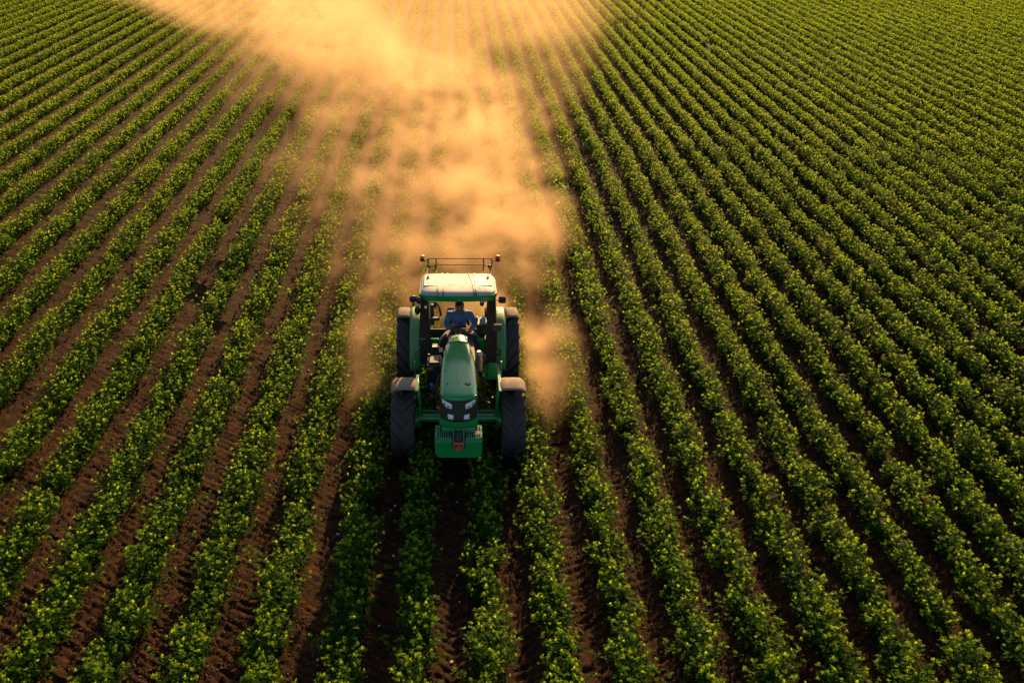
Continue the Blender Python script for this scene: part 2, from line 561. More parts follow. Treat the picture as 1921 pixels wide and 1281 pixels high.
def wheel(name, x, yc, zc, R_, w, nl, out, ph):
    root = empty(name, (x, yc, zc), T)
    b = MB(); k = R_ / 0.62
    h = w / 2
    prof = [(0.33 * k, -h * 0.74), (0.37 * k, -h * 0.86), (0.45 * k, -h * 1.0), (0.53 * k, -h * 0.98), (0.560 * k, -h * 0.90), (0.572 * k, -h * 0.6), (0.576 * k, 0),
            (0.572 * k, h * 0.6), (0.560 * k, h * 0.90), (0.53 * k, h * 0.98), (0.45 * k, h * 1.0), (0.37 * k, h * 0.86), (0.33 * k, h * 0.74)]
    b.lathe_x(prof, (0, 0, 0), 56)
    for i in range(nl):
        a = 2 * math.pi * i / nl + ph
        lug(b, (0, 0, 0), 0.560 * k, R_ + 0.004, w, a, 1, 0.42, 0.028)
        lug(b, (0, 0, 0), 0.560 * k, R_ + 0.004, w, a + math.pi / nl, -1, 0.42, 0.028)
    b.build('tyre', M['rubber'], root, ang=50)
    r = MB()
    r.lathe_x([(0.335 * k, -h * 0.78), (0.30 * k, -h * 0.7), (0.29 * k, -h * 0.1), (0.12 * k, out * h * 0.2), (0.10 * k, out * h * 0.55), (0.0, out * h * 0.56)], (0, 0, 0), 36)
    r.lathe_x([(0.335 * k, h * 0.78), (0.30 * k, h * 0.7), (0.29 * k, -h * 0.1)], (0, 0, 0), 36)
    for i in range(8):
        a = 2 * math.pi * i / 8
        r.tube([(out * h * 0.15, 0.17 * k * math.cos(a), 0.17 * k * math.sin(a)), (out * h * 0.32, 0.17 * k * math.cos(a), 0.17 * k * math.sin(a))], 0.014, 6)
    r.build('rim', M['green_dusty'], root)
for s, ph in ((-1, 0.05), (1, 0.19)):
    wheel('front_wheel', s * 0.955, YF, ZF, RF, WF, 15, s, ph)
for s, ph in ((-1, 0.11), (1, 0.02)):
    wheel('rear_wheel', s * 0.965, YR, ZR, RR_, WR, 17, s, ph)

def arc_panel(x0, x1, yc, zc, rad, a0, a1, crown, n=18, m=7, edge=0.05):
    """curved mudguard: angle measured from straight up, positive towards the front (-y)"""
    secs = []
    for i in range(n + 1):
        a = a0 + (a1 - a0) * i / n
        sec = []
        for j in range(m + 1):
            t = j / m
            x = x0 + (x1 - x0) * t
            r = rad - crown * (2 * t - 1) ** 4 - (edge if j in (0, m) else 0)
            sec.append((x, yc - r * math.sin(a), zc + r * math.cos(a)))
        secs.append(sec)
    return MB().loft(secs, False, False)

# front mudguards with their brackets
for s in (-1, 1):
    f = arc_panel(s * 0.69, s * 1.165, YF, ZF, 0.775, R(-62), R(13), 0.03, n=20, edge=0.035)
    fo = f.build('front_fender', M['fawn'], T, solid=0.012, ang=60, label='fawn dust coated front fender')
    b = MB()
    b.tube([(s * 0.70, 0.02, 1.30), (s * 0.685, -0.05, 1.15), (s * 0.67, -0.03, 0.85), (s * 0.64, 0.0, 0.68)], 0.028, 8)
    b.tube([(s * 0.70, 0.32, 1.24), (s * 0.685, 0.25, 1.05), (s * 0.67, 0.1, 0.8)], 0.022, 8)
    b.box((s * 0.72, 0.1, 1.33), (0.05, 0.55, 0.03))
    b.build('fender_bracket', M['green'], fo, bevel=0.004)
    for k in range(4):
        d = MB().ball((s * random.uniform(0.8, 1.1), random.uniform(-0.10, 0.15), 1.372), random.uniform(0.008, 0.018), 8, (1.5, 1, 0.5))
        d.build('mud_spot', M['engine'], fo)
# rear mudguards: green inner shell, dusty outer wing
for s in (-1, 1):
    f = arc_panel(s * 0.705, s * 0.925, YR, ZR, 0.812, R(-50), R(94), 0.012, n=30, edge=0.02)
    # closed inner cheek
    secs = []
    for i in range(31):
        a = R(-50) + R(144) * i / 30
        secs.append([(s * 0.708, YR - r * math.sin(a), ZR + r * math.cos(a)) for r in (0.807, 0.55, 0.40)])
    f.loft(secs, False, False)
    fo = f.build('rear_fender', M['green_dusty'], T, solid=0.012, ang=55, label='green rear fender, pale with dust on top')
    w = arc_panel(s * 0.93, s * 1.19, YR, ZR, 0.806, R(-55), R(14), 0.02, n=14, edge=0.03)
    w.build('outer_wing', M['fawn'], fo, solid=0.012, ang=60)
    h = MB()
    h.tube([(s * 0.735, 1.60, 1.20), (s * 0.80, 1.52, 1.20), (s * 0.80, 1.56, 1.06), (s * 0.735, 1.62, 1.05)], 0.016, 6)
    h.build('grab_handle', M['steel'] if s < 0 else M['black'], fo)

# chassis, engine, axle
def rect_sec(y, x0, x1, z0, z1):
    return [(x0, y, z0), (x1, y, z0), (x1, y, z1), (x0, y, z1)]
b = MB()
b.loft([rect_sec(-0.72, -0.17, 0.17, 0.62, 0.98), rect_sec(-0.2, -0.2, 0.2, 0.5, 1.0), rect_sec(0.4, -0.22, 0.22, 0.5, 1.05), rect_sec(1.3, -0.24, 0.24, 0.5, 1.0), rect_sec(2.7, -0.26, 0.26, 0.5, 0.95)])
ch = b.build('chassis', M['engine'], T, bevel=0.02)
b = MB()
for s in (-1, 1):
    b.tube([(s * 0.20, 0, 0.66), (s * 0.40, 0, 0.68), (s * 0.72, 0, 0.68)], [0.10, 0.078, 0.070], 14)
    b.tube([(s * 0.68, 0, 0.68), (s * 0.80, 0, 0.64)], [0.13, 0.15], 16)
    b.tube([(s * 0.70, 0.02, 0.48), (s * 0.70, 0.02, 0.86)], 0.05, 10)
    b.tube([(s * 0.18, 0.16, 0.70), (s * 0.66, 0.18, 0.70)], 0.022, 8)
b.ball((0, 0, 0.64), 0.20, 16, (1.1, 1.0, 0.9))
b.build('front_axle', M['green'], T)
b = MB().tube([(-0.85, YR, ZR), (-0.2, YR, ZR), (0.2, YR, ZR), (0.85, YR, ZR)], [0.12, 0.16, 0.16, 0.12], 14)
b.build('rear_axle', M['green'], T)

b = MB()
b.box((0, 0.25, 1.22), (0.40, 1.5, 0.40))
for k in range(4):
    b.box((-0.24, -0.05 + k * 0.24, 1.30), (0.10, 0.16, 0.16))
    b.tube([(-0.20, -0.05 + k * 0.24, 1.36), (-0.30, -0.05 + k * 0.24, 1.33), (-0.33, 0.0 + k * 0.24, 1.2)], 0.022, 7)
b.tube([(0.25, -0.3, 1.05), (0.27, 0.8, 1.05)], 0.035, 8)
b.tube([(-0.27, -0.5, 1.0), (-0.29, 0.7, 1.02), (-0.22, 1.1, 1.1)], 0.025, 8)
b.box((0.27, 0.5, 1.25), (0.14, 0.35, 0.22))
eng = b.build('engine', M['engine'], T, bevel=0.012)
b = MB(); b.box((-0.43, 0.86, 1.16), (0.26, 0.40, 0.40)); b.box((-0.43, 0.86, 1.375), (0.20, 0.30, 0.03)); b.box((-0.42, 1.25, 1.40), (0.13, 0.12, 0.12)); b.box((-0.38, 1.25, 1.30), (0.22, 0.2, 0.12))
bb = b.build('battery_box', M['black'], T, bevel=0.015)
b = MB(); b.box((-0.41, 1.185, 1.462), (0.13, 0.03, 0.012)); b.build('steel_clip', M['steel'], bb)
b = MB(); b.box((-0.50, 0.655, 1.30), (0.09, 0.01, 0.05)); b.build('steel_clip', M['steel'], bb)
b = MB(); b.box((-0.47, 0.50, 1.02), (0.07, 0.09, 0.11)); b.build('coolant_bottle', paint('blue_plastic', (0.06, 0.12, 0.45), 0.4, 0.1, 0), T, bevel=0.01)
b = MB(); b.tube([(0.375, 0.80, 1.20), (0.375, 0.80, 1.52)], 0.07, 14); b.ball((0.375, 0.80, 1.52), 0.07, 12); fl = b.build('air_filter', M['steel'], T)
b = MB(); b.tube([(0.375, 0.80, 1.36), (0.375, 0.80, 1.40)], 0.076, 14); b.build('filter_band', paint('yellow_band', (0.45, 0.28, 0.04), 0.5, 0.2, 0), fl)
for pth, rad in (([(0.38, 0.80, 1.20), (0.42, 0.95, 1.00), (0.46, 0.70, 0.95)], 0.03), ([(0.47, 0.9, 1.45), (0.47, 0.9, 1.3), (0.40, 0.92, 1.2)], 0.03), ([(-0.33, 0.45, 1.30), (-0.40, 0.30, 1.10), (-0.36, 0.1, 0.90)], 0.02),
                 ([(0.34, 0.2, 1.1), (0.42, 0.12, 0.98), (0.56, 0.05, 0.95), (0.60, 0.05, 1.08)], 0.012), ([(-0.34, 0.15, 1.08), (-0.52, 0.08, 1.03), (-0.58, 0.05, 1.05)], 0.012)):
    MB().tube(pth, rad, 8).build('hose', M['black'], T)
MB().ball((-0.53, 0.93, 1.42), 0.035, 10).build('gear_knob', M['black'], T)
b = MB()
b.loft([[(0.53, 1.05, 0.98), (0.73, 1.05, 0.98), (0.73, 1.05, 1.10), (0.53, 1.05, 1.10)], [(0.53, 0.88, 0.96), (0.76, 0.88, 0.96), (0.70, 0.92, 1.27), (0.56, 0.92, 1.27)]])
b.box((0.64, 1.15, 0.94), (0.3, 0.5, 0.04))
b.build('step_box', M['green'], T, bevel=0.01)
for s in (-1, 1):
    b = MB(); b.tube([(s * 0.80, 1.10, 0.75), (s * 0.80, 1.06, 1.22)], 0.014, 6); b.tube([(s * 0.80, 1.10, 0.75), (s * 0.72, 1.3, 0.80)], 0.014, 6); b.build('step_rail', M['steel'], T)

# hood
def hood_sec(y, w, zt, zb, push):
    pts = []
    prof = [(-1.0, None), (-1.0, 0.17), (-0.985, 0.10), (-0.93, 0.048), (-0.82, 0.016), (-0.5, 0.002), (-0.2, -0.004), (0, -0.006),
            (0.2, -0.004), (0.5, 0.002), (0.82, 0.016), (0.93, 0.048), (0.985, 0.10), (1.0, 0.17), (1.0, None)]
    for u, dz in prof:
        z = zb if dz is None else max(zt - dz * (1.0 + 0.0 * w), zb + 0.001)
        pts.append((u * w, y + push * u * u, z))
    return pts
HS = [(-0.815, 0.285, 1.535, 1.515, 0.10), (-0.810, 0.300, 1.565, 1.51, 0.10), (-0.790, 0.308, 1.590, 1.50, 0.10), (-0.75, 0.313, 1.604, 1.10, 0.09), (-0.70, 0.315, 1.612, 1.10, 0.07), (-0.55, 0.316, 1.628, 1.10, 0.03), (-0.52, 0.316, 1.631, 1.42, 0.02), (-0.2, 0.315, 1.658, 1.45, 0),
      (0.1, 0.308, 1.682, 1.47, 0), (0.35, 0.295, 1.697, 1.49, 0), (0.6, 0.265, 1.707, 1.51, 0), (0.85, 0.222, 1.714, 1.53, 0), (1.05, 0.180, 1.716, 1.55, 0), (1.18, 0.150, 1.714, 1.55, 0), (1.21, 0.140, 1.698, 1.55, 0)]
b = MB().loft([hood_sec(*h) for h in HS], False, False)
b.f.append(tuple(range(len(b.v) - 15, len(b.v))))
hood = b.build('hood', M['green'], T, ang=50)
b = MB()
b.loft([[(-0.012, y, z), (-0.006, y, z + 0.010), (0.006, y, z + 0.010), (0.012, y, z)] for y, z in ((-0.45, 1.648), (-0.2, 1.668), (0.12, 1.692))])
b.build('hood_rib', M['slat'], hood)
b = MB()
b.tube([(-0.19, 0.90, 1.706), (0, 0.90, 1.722), (0.19, 0.90, 1.706)], 0.008, 6)
b.build('hood_seam', M['black'], hood)
b = MB(); b.ball((0.155, -0.42, 1.640), 0.055, 14, (1.1, 1.0, 0.12)); b.build('emblem', M['black'], hood)
b = MB(); b.ball((-0.19, -0.42, 1.640), 0.022, 10, (1, 1, 0.2)); b.build('latch', M['black'], hood)
b = MB(); b.box((-0.24, 0.0, 1.672), (0.035, 0.02, 0.012)); b.build('latch_plate', M['white'], hood, bevel=0.003)
b = MB(); b.box((-0.03, 1.08, 1.724), (0.03, 0.03, 0.02)); b.build('hood_button', M['white'], hood, bevel=0.003)

# grille: curved black panel below the nose, green lip under it
def nose(u, z):
    k = (1.585 - z) / 0.48
    return (u * (0.298 + 0.008 * k), -0.782 - 0.075 * k + 0.10 * u * u, z)
b = MB()
secs = []
for i in range(9):
    z = 1.575 - 0.435 * i / 8
    secs.append([nose(-1 + 2 * j / 16, z) for j in range(17)])
b.loft(secs, False, False)
grille = b.build('grille', M['black'], T, solid=0.02)
b = MB()
for i in range(7):
    z = 1.47 - 0.035 * i
    b.tube([tuple(Vector(nose(u, z)) + Vector((0, -0.012, 0))) for u in (-0.42, -0.2, 0, 0.2, 0.42)], 0.006, 5)
b.build('grille_bar', M['black'], grille)
b = MB()
secs = []
for j in range(13):
    u = -1 + 2 * j / 12
    q = nose(u, 1.15)
    dz = 0.028 * u * u
    secs.append([(q[0] * 1.055, q[1] - 0.03, 1.150 + dz), (q[0] * 1.055, q[1] + 0.06, 1.158 + dz), (q[0] * 1.055, q[1] + 0.08, 1.00), (q[0] * 1.055, q[1] - 0.005, 1.02), (q[0] * 1.055, q[1] - 0.035, 1.08)])
b.loft(secs, True, True)
b.build('nose_lip', M['green'], T, ang=60)
b = MB(); b.box((0, -0.45, 0.98), (0.5, 0.6, 0.2)); b.box((0, -0.80, 0.98), (0.55, 0.12, 0.10)); b.build('front_support', M['green_dusty'], T, bevel=0.02)

def lamp(name, pts, off, mat, dome=0.02):
    """lens with a rounded polygon outline lying on the nose"""
    n = len(pts)
    ring = []
    for i in range(n):
        a = Vector(pts[i]); p0 = Vector(pts[i - 1]); p1 = Vector(pts[(i + 1) % n])
        for t in (0.2, 0.08):
            ring.append(a.lerp(p0, t) * (0.96 if t < 0.1 else 1) + (a * 0.04 if t < 0.1 else Vector((0, 0))))
        ring.append(a.lerp(p1, 0.08)); ring.append(a.lerp(p1, 0.2))
    cx = sum(q[0] for q in pts) / n; cz = sum(q[1] for q in pts) / n
    secs = []
    for k, o in ((1.0, 0.0), (1.0, off), (0.85, off + dome * 0.7), (0.45, off + dome), (0.05, off + dome * 1.05)):
        sec = []
        for q in ring:
            x = cx + (q[0] - cx) * k; z = cz + (q[1] - cz) * k
            y = nose(max(-1, min(1, x / 0.30)), z)[1]
            sec.append((x, y - o, z))
        secs.append(sec)
    return MB().loft(secs, True, True)
for s in (-1, 1):
    q = [(s * 0.285, 1.525), (s * 0.105, 1.465), (s * 0.11, 1.375), (s * 0.20, 1.385), (s * 0.275, 1.445)]
    l = lamp('headlight', q, 0.008, M['lens']).build('headlight', M['lens'], grille, ang=70)
    rr = MB()
    for (x, z, r) in ((0.225, 1.455, 0.026), (0.165, 1.42, 0.024)):
        y = nose(x / 0.30, z)[1]
        rr.ball((s * x, y - 0.024, z), r, 12, (1, 0.35, 1))
    rr.build('reflector', M['steel'], l)
    t = MB(); y = nose(0.85, 1.47)[1]; t.ball((s * 0.245, y - 0.022, 1.468), 0.020, 10, (1, 0.5, 0.8)); t.build('turn_bulb', M['orange'], l)
    q = [(s * 0.185, 1.285), (s * 0.085, 1.275), (s * 0.085, 1.195), (s * 0.180, 1.185)]
    lamp('work_light', q, 0.008, M['lens']).build('work_light', M['lens'], grille, ang=70)

# front weight
b = MB()
def wt(x, zt):
    return x
prof = [(-0.385, 0.885), (-0.395, 0.86), (-0.395, 0.63), (-0.37, 0.570), (-0.32, 0.540), (0.32, 0.540), (0.37, 0.570), (0.395, 0.63), (0.395, 0.86), (0.385, 0.885)]
b.loft([[(x, y, z) for x, z in prof] for y in (-1.02, -0.70)], True, True)
w8 = b.build('front_weight', M['green'], T, bevel=0.018, label='green front weight with slatted top')
b = MB(); b.box((0, -0.865, 0.892), (0.72, 0.26, 0.012)); b.build('slat_gap_shade', M['engine'], w8)  # dark sheet that puts shade into the gaps between the slats
for s in (-1, 1):
    p = MB()
    for k in range(7):
        x = s * (0.135 + 0.038 * k)
        p.box((x, -0.865, 0.945), (0.016, 0.28, 0.06), Matrix.Rotation(R(8), 3, 'X'))
    p.box((s * 0.25, -0.725, 0.965), (0.27, 0.015, 0.06)); p.box((s * 0.25, -1.008, 0.915), (0.27, 0.016, 0.06)); p.box((s * 0.385, -0.865, 0.945), (0.012, 0.30, 0.07), Matrix.Rotation(R(8), 3, 'X'))
    p.build('slat_panel', M['slat'], w8, bevel=0.003)
b = MB()
b.box((-0.085, -0.90, 0.95), (0.022, 0.30, 0.17)); b.box((0.085, -0.90, 0.95), (0.022, 0.30, 0.17)); b.box((0, -0.80, 1.0), (0.06, 0.06, 0.16)); b.tube([(0, -0.76, 1.0), (0, -0.76, 1.14)], 0.012, 6)
b.build('hitch_bracket', M['green_dusty'], w8, bevel=0.006)
b = MB(); b.box((0, -0.955, 0.925), (0.135, 0.17, 0.07), Matrix.Rotation(R(20), 3, 'X')); b.build('hitch_cap', M['engine'], w8, bevel=0.012)
b = MB()
prof = [(-0.09, 0.875), (-0.088, 0.80), (-0.07, 0.745), (-0.035, 0.722), (0.035, 0.722), (0.07, 0.745), (0.088, 0.80), (0.09, 0.875)]
b.loft([[(x, y, z) for x, z in prof] for y in (-1.075, -1.01)], True, True)
hk = b.build('tow_hook', M['rust'], w8, bevel=0.012, label='orange red hook plate in a dark housing')
b = MB(); b.box((0, -1.078, 0.825), (0.12, 0.012, 0.05)); b.build('hook_slot', M['black'], hk, bevel=0.004)
b = MB(); b.tube([(-0.03, -1.09, 0.822), (0.03, -1.09, 0.826)], 0.012, 6); b.build('hook_pin', M['rust'], hk)
b = MB(); b.loft([[(x * 1.22, y, z - 0.012 if z < 0.85 else z + 0.02) for x, z in prof] for y in (-1.03, -1.005)], True, True); b.build('hook_housing', M['black'], w8)

# cab
CY0, CY1 = 1.22, 2.70
def slab(outline, z0, z1):
    return MB().loft([[(x, y, z0) for x, y in outline], [(x, y, z1) for x, y in outline]], True, True)
cab_frame = None
b = MB()
for s in (-1, 1):
    b.loft([[(s * 0.50, 1.42, 0.92), (s * 0.715, 1.50, 0.92), (s * 0.735, 1.62, 0.92), (s * 0.53, 1.54, 0.92)],
            [(s * 0.51, 1.38, 1.55), (s * 0.715, 1.47, 1.55), (s * 0.735, 1.58, 1.55), (s * 0.54, 1.49, 1.55)],
            [(s * 0.535, 1.31, 2.32), (s * 0.680, 1.40, 2.32), (s * 0.69, 1.50, 2.32), (s * 0.56, 1.42, 2.32)]])
    b.build('front_pillar', M['black'], T, bevel=0.012); b = MB()
for s in (-1, 1):
    b.loft([[(s * 0.54, 2.50, 1.0), (s * 0.60, 2.50, 1.0), (s * 0.60, 2.58, 1.0), (s * 0.54, 2.58, 1.0)], [(s * 0.58, 2.30, 2.26), (s * 0.64, 2.30, 2.26), (s * 0.64, 2.37, 2.26), (s * 0.58, 2.37, 2.26)]])
    b.build('rear_pillar', M['black'], T, bevel=0.01); b = MB()
    b.loft([[(s * 0.615, 1.55, 0.95), (s * 0.625, 1.55, 0.95), (s * 0.625, 2.55, 0.95), (s * 0.615, 2.55, 0.95)], [(s * 0.64, 1.58, 1.28), (s * 0.65, 1.58, 1.28), (s * 0.65, 2.55, 1.28), (s * 0.64, 2.55, 1.28)]])
    b.build('lower_door_panel', M['green_dusty'], T, bevel=0.004); b = MB()
b.box((0, 1.41, 2.335), (1.24, 0.09, 0.07)); b.box((0, 2.33, 2.25), (1.22, 0.08, 0.05))
for s in (-1, 1):
    b.box((s * 0.65, 1.85, 2.30), (0.07, 0.95, 0.05), Matrix.Rotation(R(-5), 3, 'X'))
b.box((0, 1.87, 2.312), (1.2, 0.95, 0.015), Matrix.Rotation(R(-5), 3, 'X'))
b.build('roof_frame', M['black'], T, bevel=0.01)
b = MB(); b.box((0, 2.0, 0.93), (1.25, 1.2, 0.05)); b.box((0, 2.56, 1.03), (1.1, 0.04, 0.16)); b.build('cab_floor', M['engine'], T, bevel=0.01)
for s in (-1, 1):
    b = MB(); b.box((s * 0.47, 1.56, 1.18), (0.22, 0.05, 0.50)); b.build('kick_panel', M['green'], T, bevel=0.012)

def rounded(hw, y0, y1, r, bow, n=6, taper=0.0):
    """outline of a roof plate; the front (y0) edge bows towards the front"""
    pts = []
    cs = [(hw - r, y0 + r, -90), (hw - r - taper, y1 - r, 0), (-(hw - r - taper), y1 - r, 90), (-(hw - r), y0 + r, 180)]
    for cx, cy_, a0 in cs:
        for k in range(n + 1):
            a = R(a0 + 90 * k / n)
            pts.append([cx + r * math.cos(a), cy_ + r * math.sin(a)])
    out = []
    m = len(pts)
    for i in range(m):
        out.append(pts[i])
        if i == m - 1:
            for k in range(1, 8):
                t = k / 8
                out.append([pts[-1][0] * (1 - t) + pts[0][0] * t, y0])
    for q in out:
        if q[1] < y0 + 0.5:
            q[1] -= bow * (1 - (q[0] / hw) ** 2) * max(0, 1 - (q[1] - y0) / 0.5)
    return out
g = [(0.690, 1.36, 2.40, 0.15, 2.320), (0.700, 1.335, 2.405, 0.15, 2.365), (0.705, 1.325, 2.41, 0.15, 2.432), (0.70, 1.33, 2.405, 0.15, 2.448)]
b = MB().loft([[(x, y, z) for x, y in rounded(hw, y0, y1, r, 0.06)] for hw, y0, y1, r, z in g], True, True)
rim = b.build('roof_rim', M['green'], T, ang=50)
g = [(0.688, 1.342, 2.392, 0.15, 2.447), (0.688, 1.346, 2.392, 0.15, 2.456), (0.676, 1.372, 2.38, 0.15, 2.476), (0.650, 1.43, 2.355, 0.14, 2.498), (0.60, 1.53, 2.31, 0.13, 2.517), (0.50, 1.66, 2.22, 0.12, 2.529), (0.3, 1.80, 2.10, 0.1, 2.535)]
b = MB().loft([[(x, y, z) for x, y in rounded(hw, y0, y1, r, 0.06 * (1 if z < 2.49 else 0.6))] for hw, y0, y1, r, z in g], True, True)
roof = b.build('cab_roof', M['white'], T, ang=60, label='cream white cab roof with dark straps')
for s in (-1, 1):
    p = MB().loft([[(s * 0.50 + x * 0.13, 1.93 + y * 0.33, z) for x, y in [(-1, -0.93), (-0.93, -1), (0.93, -1), (1, -0.93), (1, 0.93), (0.93, 1), (-0.93, 1), (-1, 0.93)]] for z in (2.500, 2.530)], True, True)
    p.build('roof_panel', M['white'], roof, bevel=0.006)
def strap(x0, x1, r, mat):
    p = MB().tube([(x0, 1.275, 2.445), (x0, 1.30, 2.468), (x0, 1.37, 2.496), (x0, 1.46, 2.515), (x0 * 0.9 + x1 * 0.1, 1.60, 2.534), ((x0 + x1) / 2, 1.90, 2.545), (x1, 2.27, 2.538), (x1, 2.37, 2.508)], r, 6)
    p.build('roof_strap', mat, roof)
strap(-0.37, -0.30, 0.015, M['green']); strap(-0.27, -0.19, 0.009, M['black']); strap(0.285, 0.20, 0.009, M['black']); strap(0.325, 0.305, 0.011, M['black'])
for s, mt in ((-1, M['rust']), (1, M['white'])):
    p = MB().tube([(s * 0.56, 2.02, 2.52), (s * 0.56, 2.02, 2.545)], 0.032, 10); a = p.build('roof_mount', M['black'], roof)
    p = MB().tube([(s * 0.56, 2.02, 2.545), (s * 0.56, 2.02, 2.59)], [0.016, 0.008], 8); p.build('mount_stud', mt, a)
for s in (-1, 1):
    p = MB(); p.box((s * 0.45, 1.335, 2.318), (0.115, 0.05, 0.035)); p.build('cab_lamp', M['white'], T, bevel=0.006)
p = MB(); p.box((-0.42, 1.40, 2.22), (0.05, 0.05, 0.11)); p.tube([(-0.42, 1.40, 2.33), (-0.42, 1.40, 2.22)], 0.014, 6); p.build('dash_camera', M['black'], T, bevel=0.008)
p = MB(); p.ball((0.435, 1.44, 2.215), 0.055, 12, (0.75, 0.5, 1.0)); p.tube([(0.435, 1.44, 2.32), (0.435, 1.44, 2.23)], 0.012, 6); p.build('inside_mirror', M['mirror'], T)
p = MB(); p.ball((-0.59, 1.33, 2.20), 0.03, 10); p.build('marker_light', M['lens'], T)

# the roof falls a little towards the back
for o in (rim, roof):
    for me in {o.data} | {c.data for c in o.children_recursive}:
        for v in me.vertices:
            v.co.z -= max(0.0, v.co.y - 1.33) * 0.095
# rear roof rack with the two beacons
rk = MB()
zt, zl = 2.525, 2.395
rk.tube([(-0.585, 2.80, zt), (0.655, 2.80, zt)], 0.010, 6)
rk.tube([(-0.42, 2.80, zl), (0.50, 2.80, zl), (0.62, 2.80, zl - 0.03)], 0.009, 6)
for x, z0 in ((-0.585, zl - 0.08), (-0.43, zl - 0.08), (0.495, zl - 0.12), (0.655, zl - 0.04)):
    rk.tube([(x, 2.80, zt + 0.01), (x + 0.01, 2.79, (zt + z0) / 2), (x - 0.005, 2.77, z0)], 0.013, 6)
rk.tube([(-0.585, 2.80, zl - 0.03), (-0.50, 2.80, zl - 0.035), (-0.43, 2.80, zl - 0.005)], 0.010, 6)
rk.tube([(-0.43, 2.80, zl - 0.08), (-0.47, 2.78, zl - 0.12), (-0.51, 2.76, zl - 0.10)], 0.009, 6)
rk.tube([(-0.58, 2.78, zl), (-0.60, 2.36, 2.30)], 0.014, 6); rk.tube([(0.64, 2.78, zl), (0.61, 2.36, 2.30)], 0.014, 6)
rack = rk.build('roof_rack', M['black'], T)
for x in (-0.575, 0.625):
    q = MB().ball((x, 2.77, zl - 0.03), 0.042, 12, (0.9, 0.8, 1.2)); q.build('rack_lamp', M['black'], rack)
for x, mt, lb in ((-0.69, 'orange', 'orange beacon with dark base'), (0.775, 'red', 'red beacon with dark base')):
    q = MB(); q.box((x, 2.80, 2.505), (0.085, 0.085, 0.06)); q.tube([(x, 2.80, 2.48), (x * 0.93, 2.80, 2.47), (x * 0.85, 2.80, 2.495)], 0.010, 6)
    a = q.build('beacon', M['black'], T, bevel=0.012, label=lb)
    q = MB(); q.box((x, 2.80, 2.563), (0.090, 0.090, 0.055), None, 0.85); q.build('beacon_lens', M[mt], a, bevel=0.015)

# mirrors
def mirror(c, sx, sz, arm, sq=0.0):
    if sq:
        q = MB().box(c, (sx * 2, 0.05, sz * 2))
        a = q.build('side_mirror', M['mirror'], T, bevel=0.035)
    else:
        q = MB().ball(c, 1.0, 20, (sx, 0.035, sz))
        a = q.build('side_mirror', M['mirror'], T)
    q = MB().tube(arm, 0.011, 6); q.build('mirror_arm', M['black'], a)
mirror((-0.815, 1.30, 2.375), 0.070, 0.070, [(-0.66, 1.45, 2.38), (-0.72, 1.38, 2.40), (-0.80, 1.33, 2.38)])
mirror((-0.705, 1.31, 2.345), 0.062, 0.066, [(-0.66, 1.45, 2.33), (-0.69, 1.35, 2.34)])
mirror((-0.812, 1.31, 2.265), 0.024, 0.032, [(-0.812, 1.31, 2.32), (-0.812, 1.31, 2.28)])
mirror((-0.745, 1.40, 2.10), 0.055, 0.095, [(-0.68, 1.48, 2.12), (-0.73, 1.43, 2.10)])
mirror((0.795, 1.30, 2.36), 0.068, 0.066, [(0.58, 1.40, 2.38), (0.66, 1.34, 2.36), (0.74, 1.32, 2.33)], 1)
p = MB(); p.box((0.715, 1.28, 1.80), (0.155, 0.035, 0.135)); ms = p.build('marker_board', M['engine'], T, bevel=0.014, label='small dark board on a post')
p = MB(); p.box((0.715, 1.275, 1.872), (0.16, 0.045, 0.012)); p.build('board_edge', M['fawn'], ms)
p = MB(); p.tube([(0.70, 1.30, 1.74), (0.70, 1.34, 1.0)], 0.024, 8); p.tube([(0.70, 1.31, 1.58), (0.56, 1.40, 1.58)], 0.014, 6); p.build('board_post', M['black'], ms)
p = MB(); p.box((-0.655, 1.40, 1.50), (0.10, 0.02, 0.015)); p.build('door_handle', M['steel'], T, bevel=0.003)
# wipers and levers, dash, wheel, seat
p = MB(); p.tube([(-0.33, 2.35, 1.52), (-0.36, 2.30, 1.72), (-0.45, 2.25, 1.88), (-0.50, 2.24, 1.92)], [0.022, 0.018, 0.014, 0.02], 8); p.build('lever', M['black'], T)
p = MB(); p.tube([(0.52, 1.95, 1.45), (0.52, 1.95, 1.88)], 0.014, 8); p.tube([(0.43, 1.95, 1.68), (0.48, 1.94, 1.70), (0.55, 1.94, 1.66), (0.58, 1.95, 1.58)], 0.013, 8); p.build('hand_throttle', M['black'], T)
p = MB(); p.box((0.455, 1.95, 1.50), (0.20, 0.34, 0.20)); p.box((0.36, 1.95, 1.58), (0.05, 0.10, 0.22)); cons = p.build('console', M['black'], T, bevel=0.02)
p = MB(); p.box((0.47, 1.86, 1.645), (0.12, 0.10, 0.13)); p.build('canister', M['bluebox'], T, bevel=0.015)
p = MB(); p.tube([(0.47, 1.86, 1.71), (0.47, 1.86, 1.735)], 0.03, 10); p.tube([(0.43, 1.805, 1.62), (0.50, 1.803, 1.66)], 0.012, 6); p.build('canister_cap', M['white'], T)
p = MB(); p.tube([(-0.50, 2.30, 1.35), (-0.50, 2.30, 1.78)], [0.05, 0.035], 8); p.box((-0.45, 2.20, 1.52), (0.20, 0.07, 0.06)); p.build('arm_rest', M['black'], T, bevel=0.01)
p = MB(); p.box((0, 2.22, 1.22), (0.48, 0.46, 0.12)); p.build('seat', M['seat'], T, bevel=0.04)
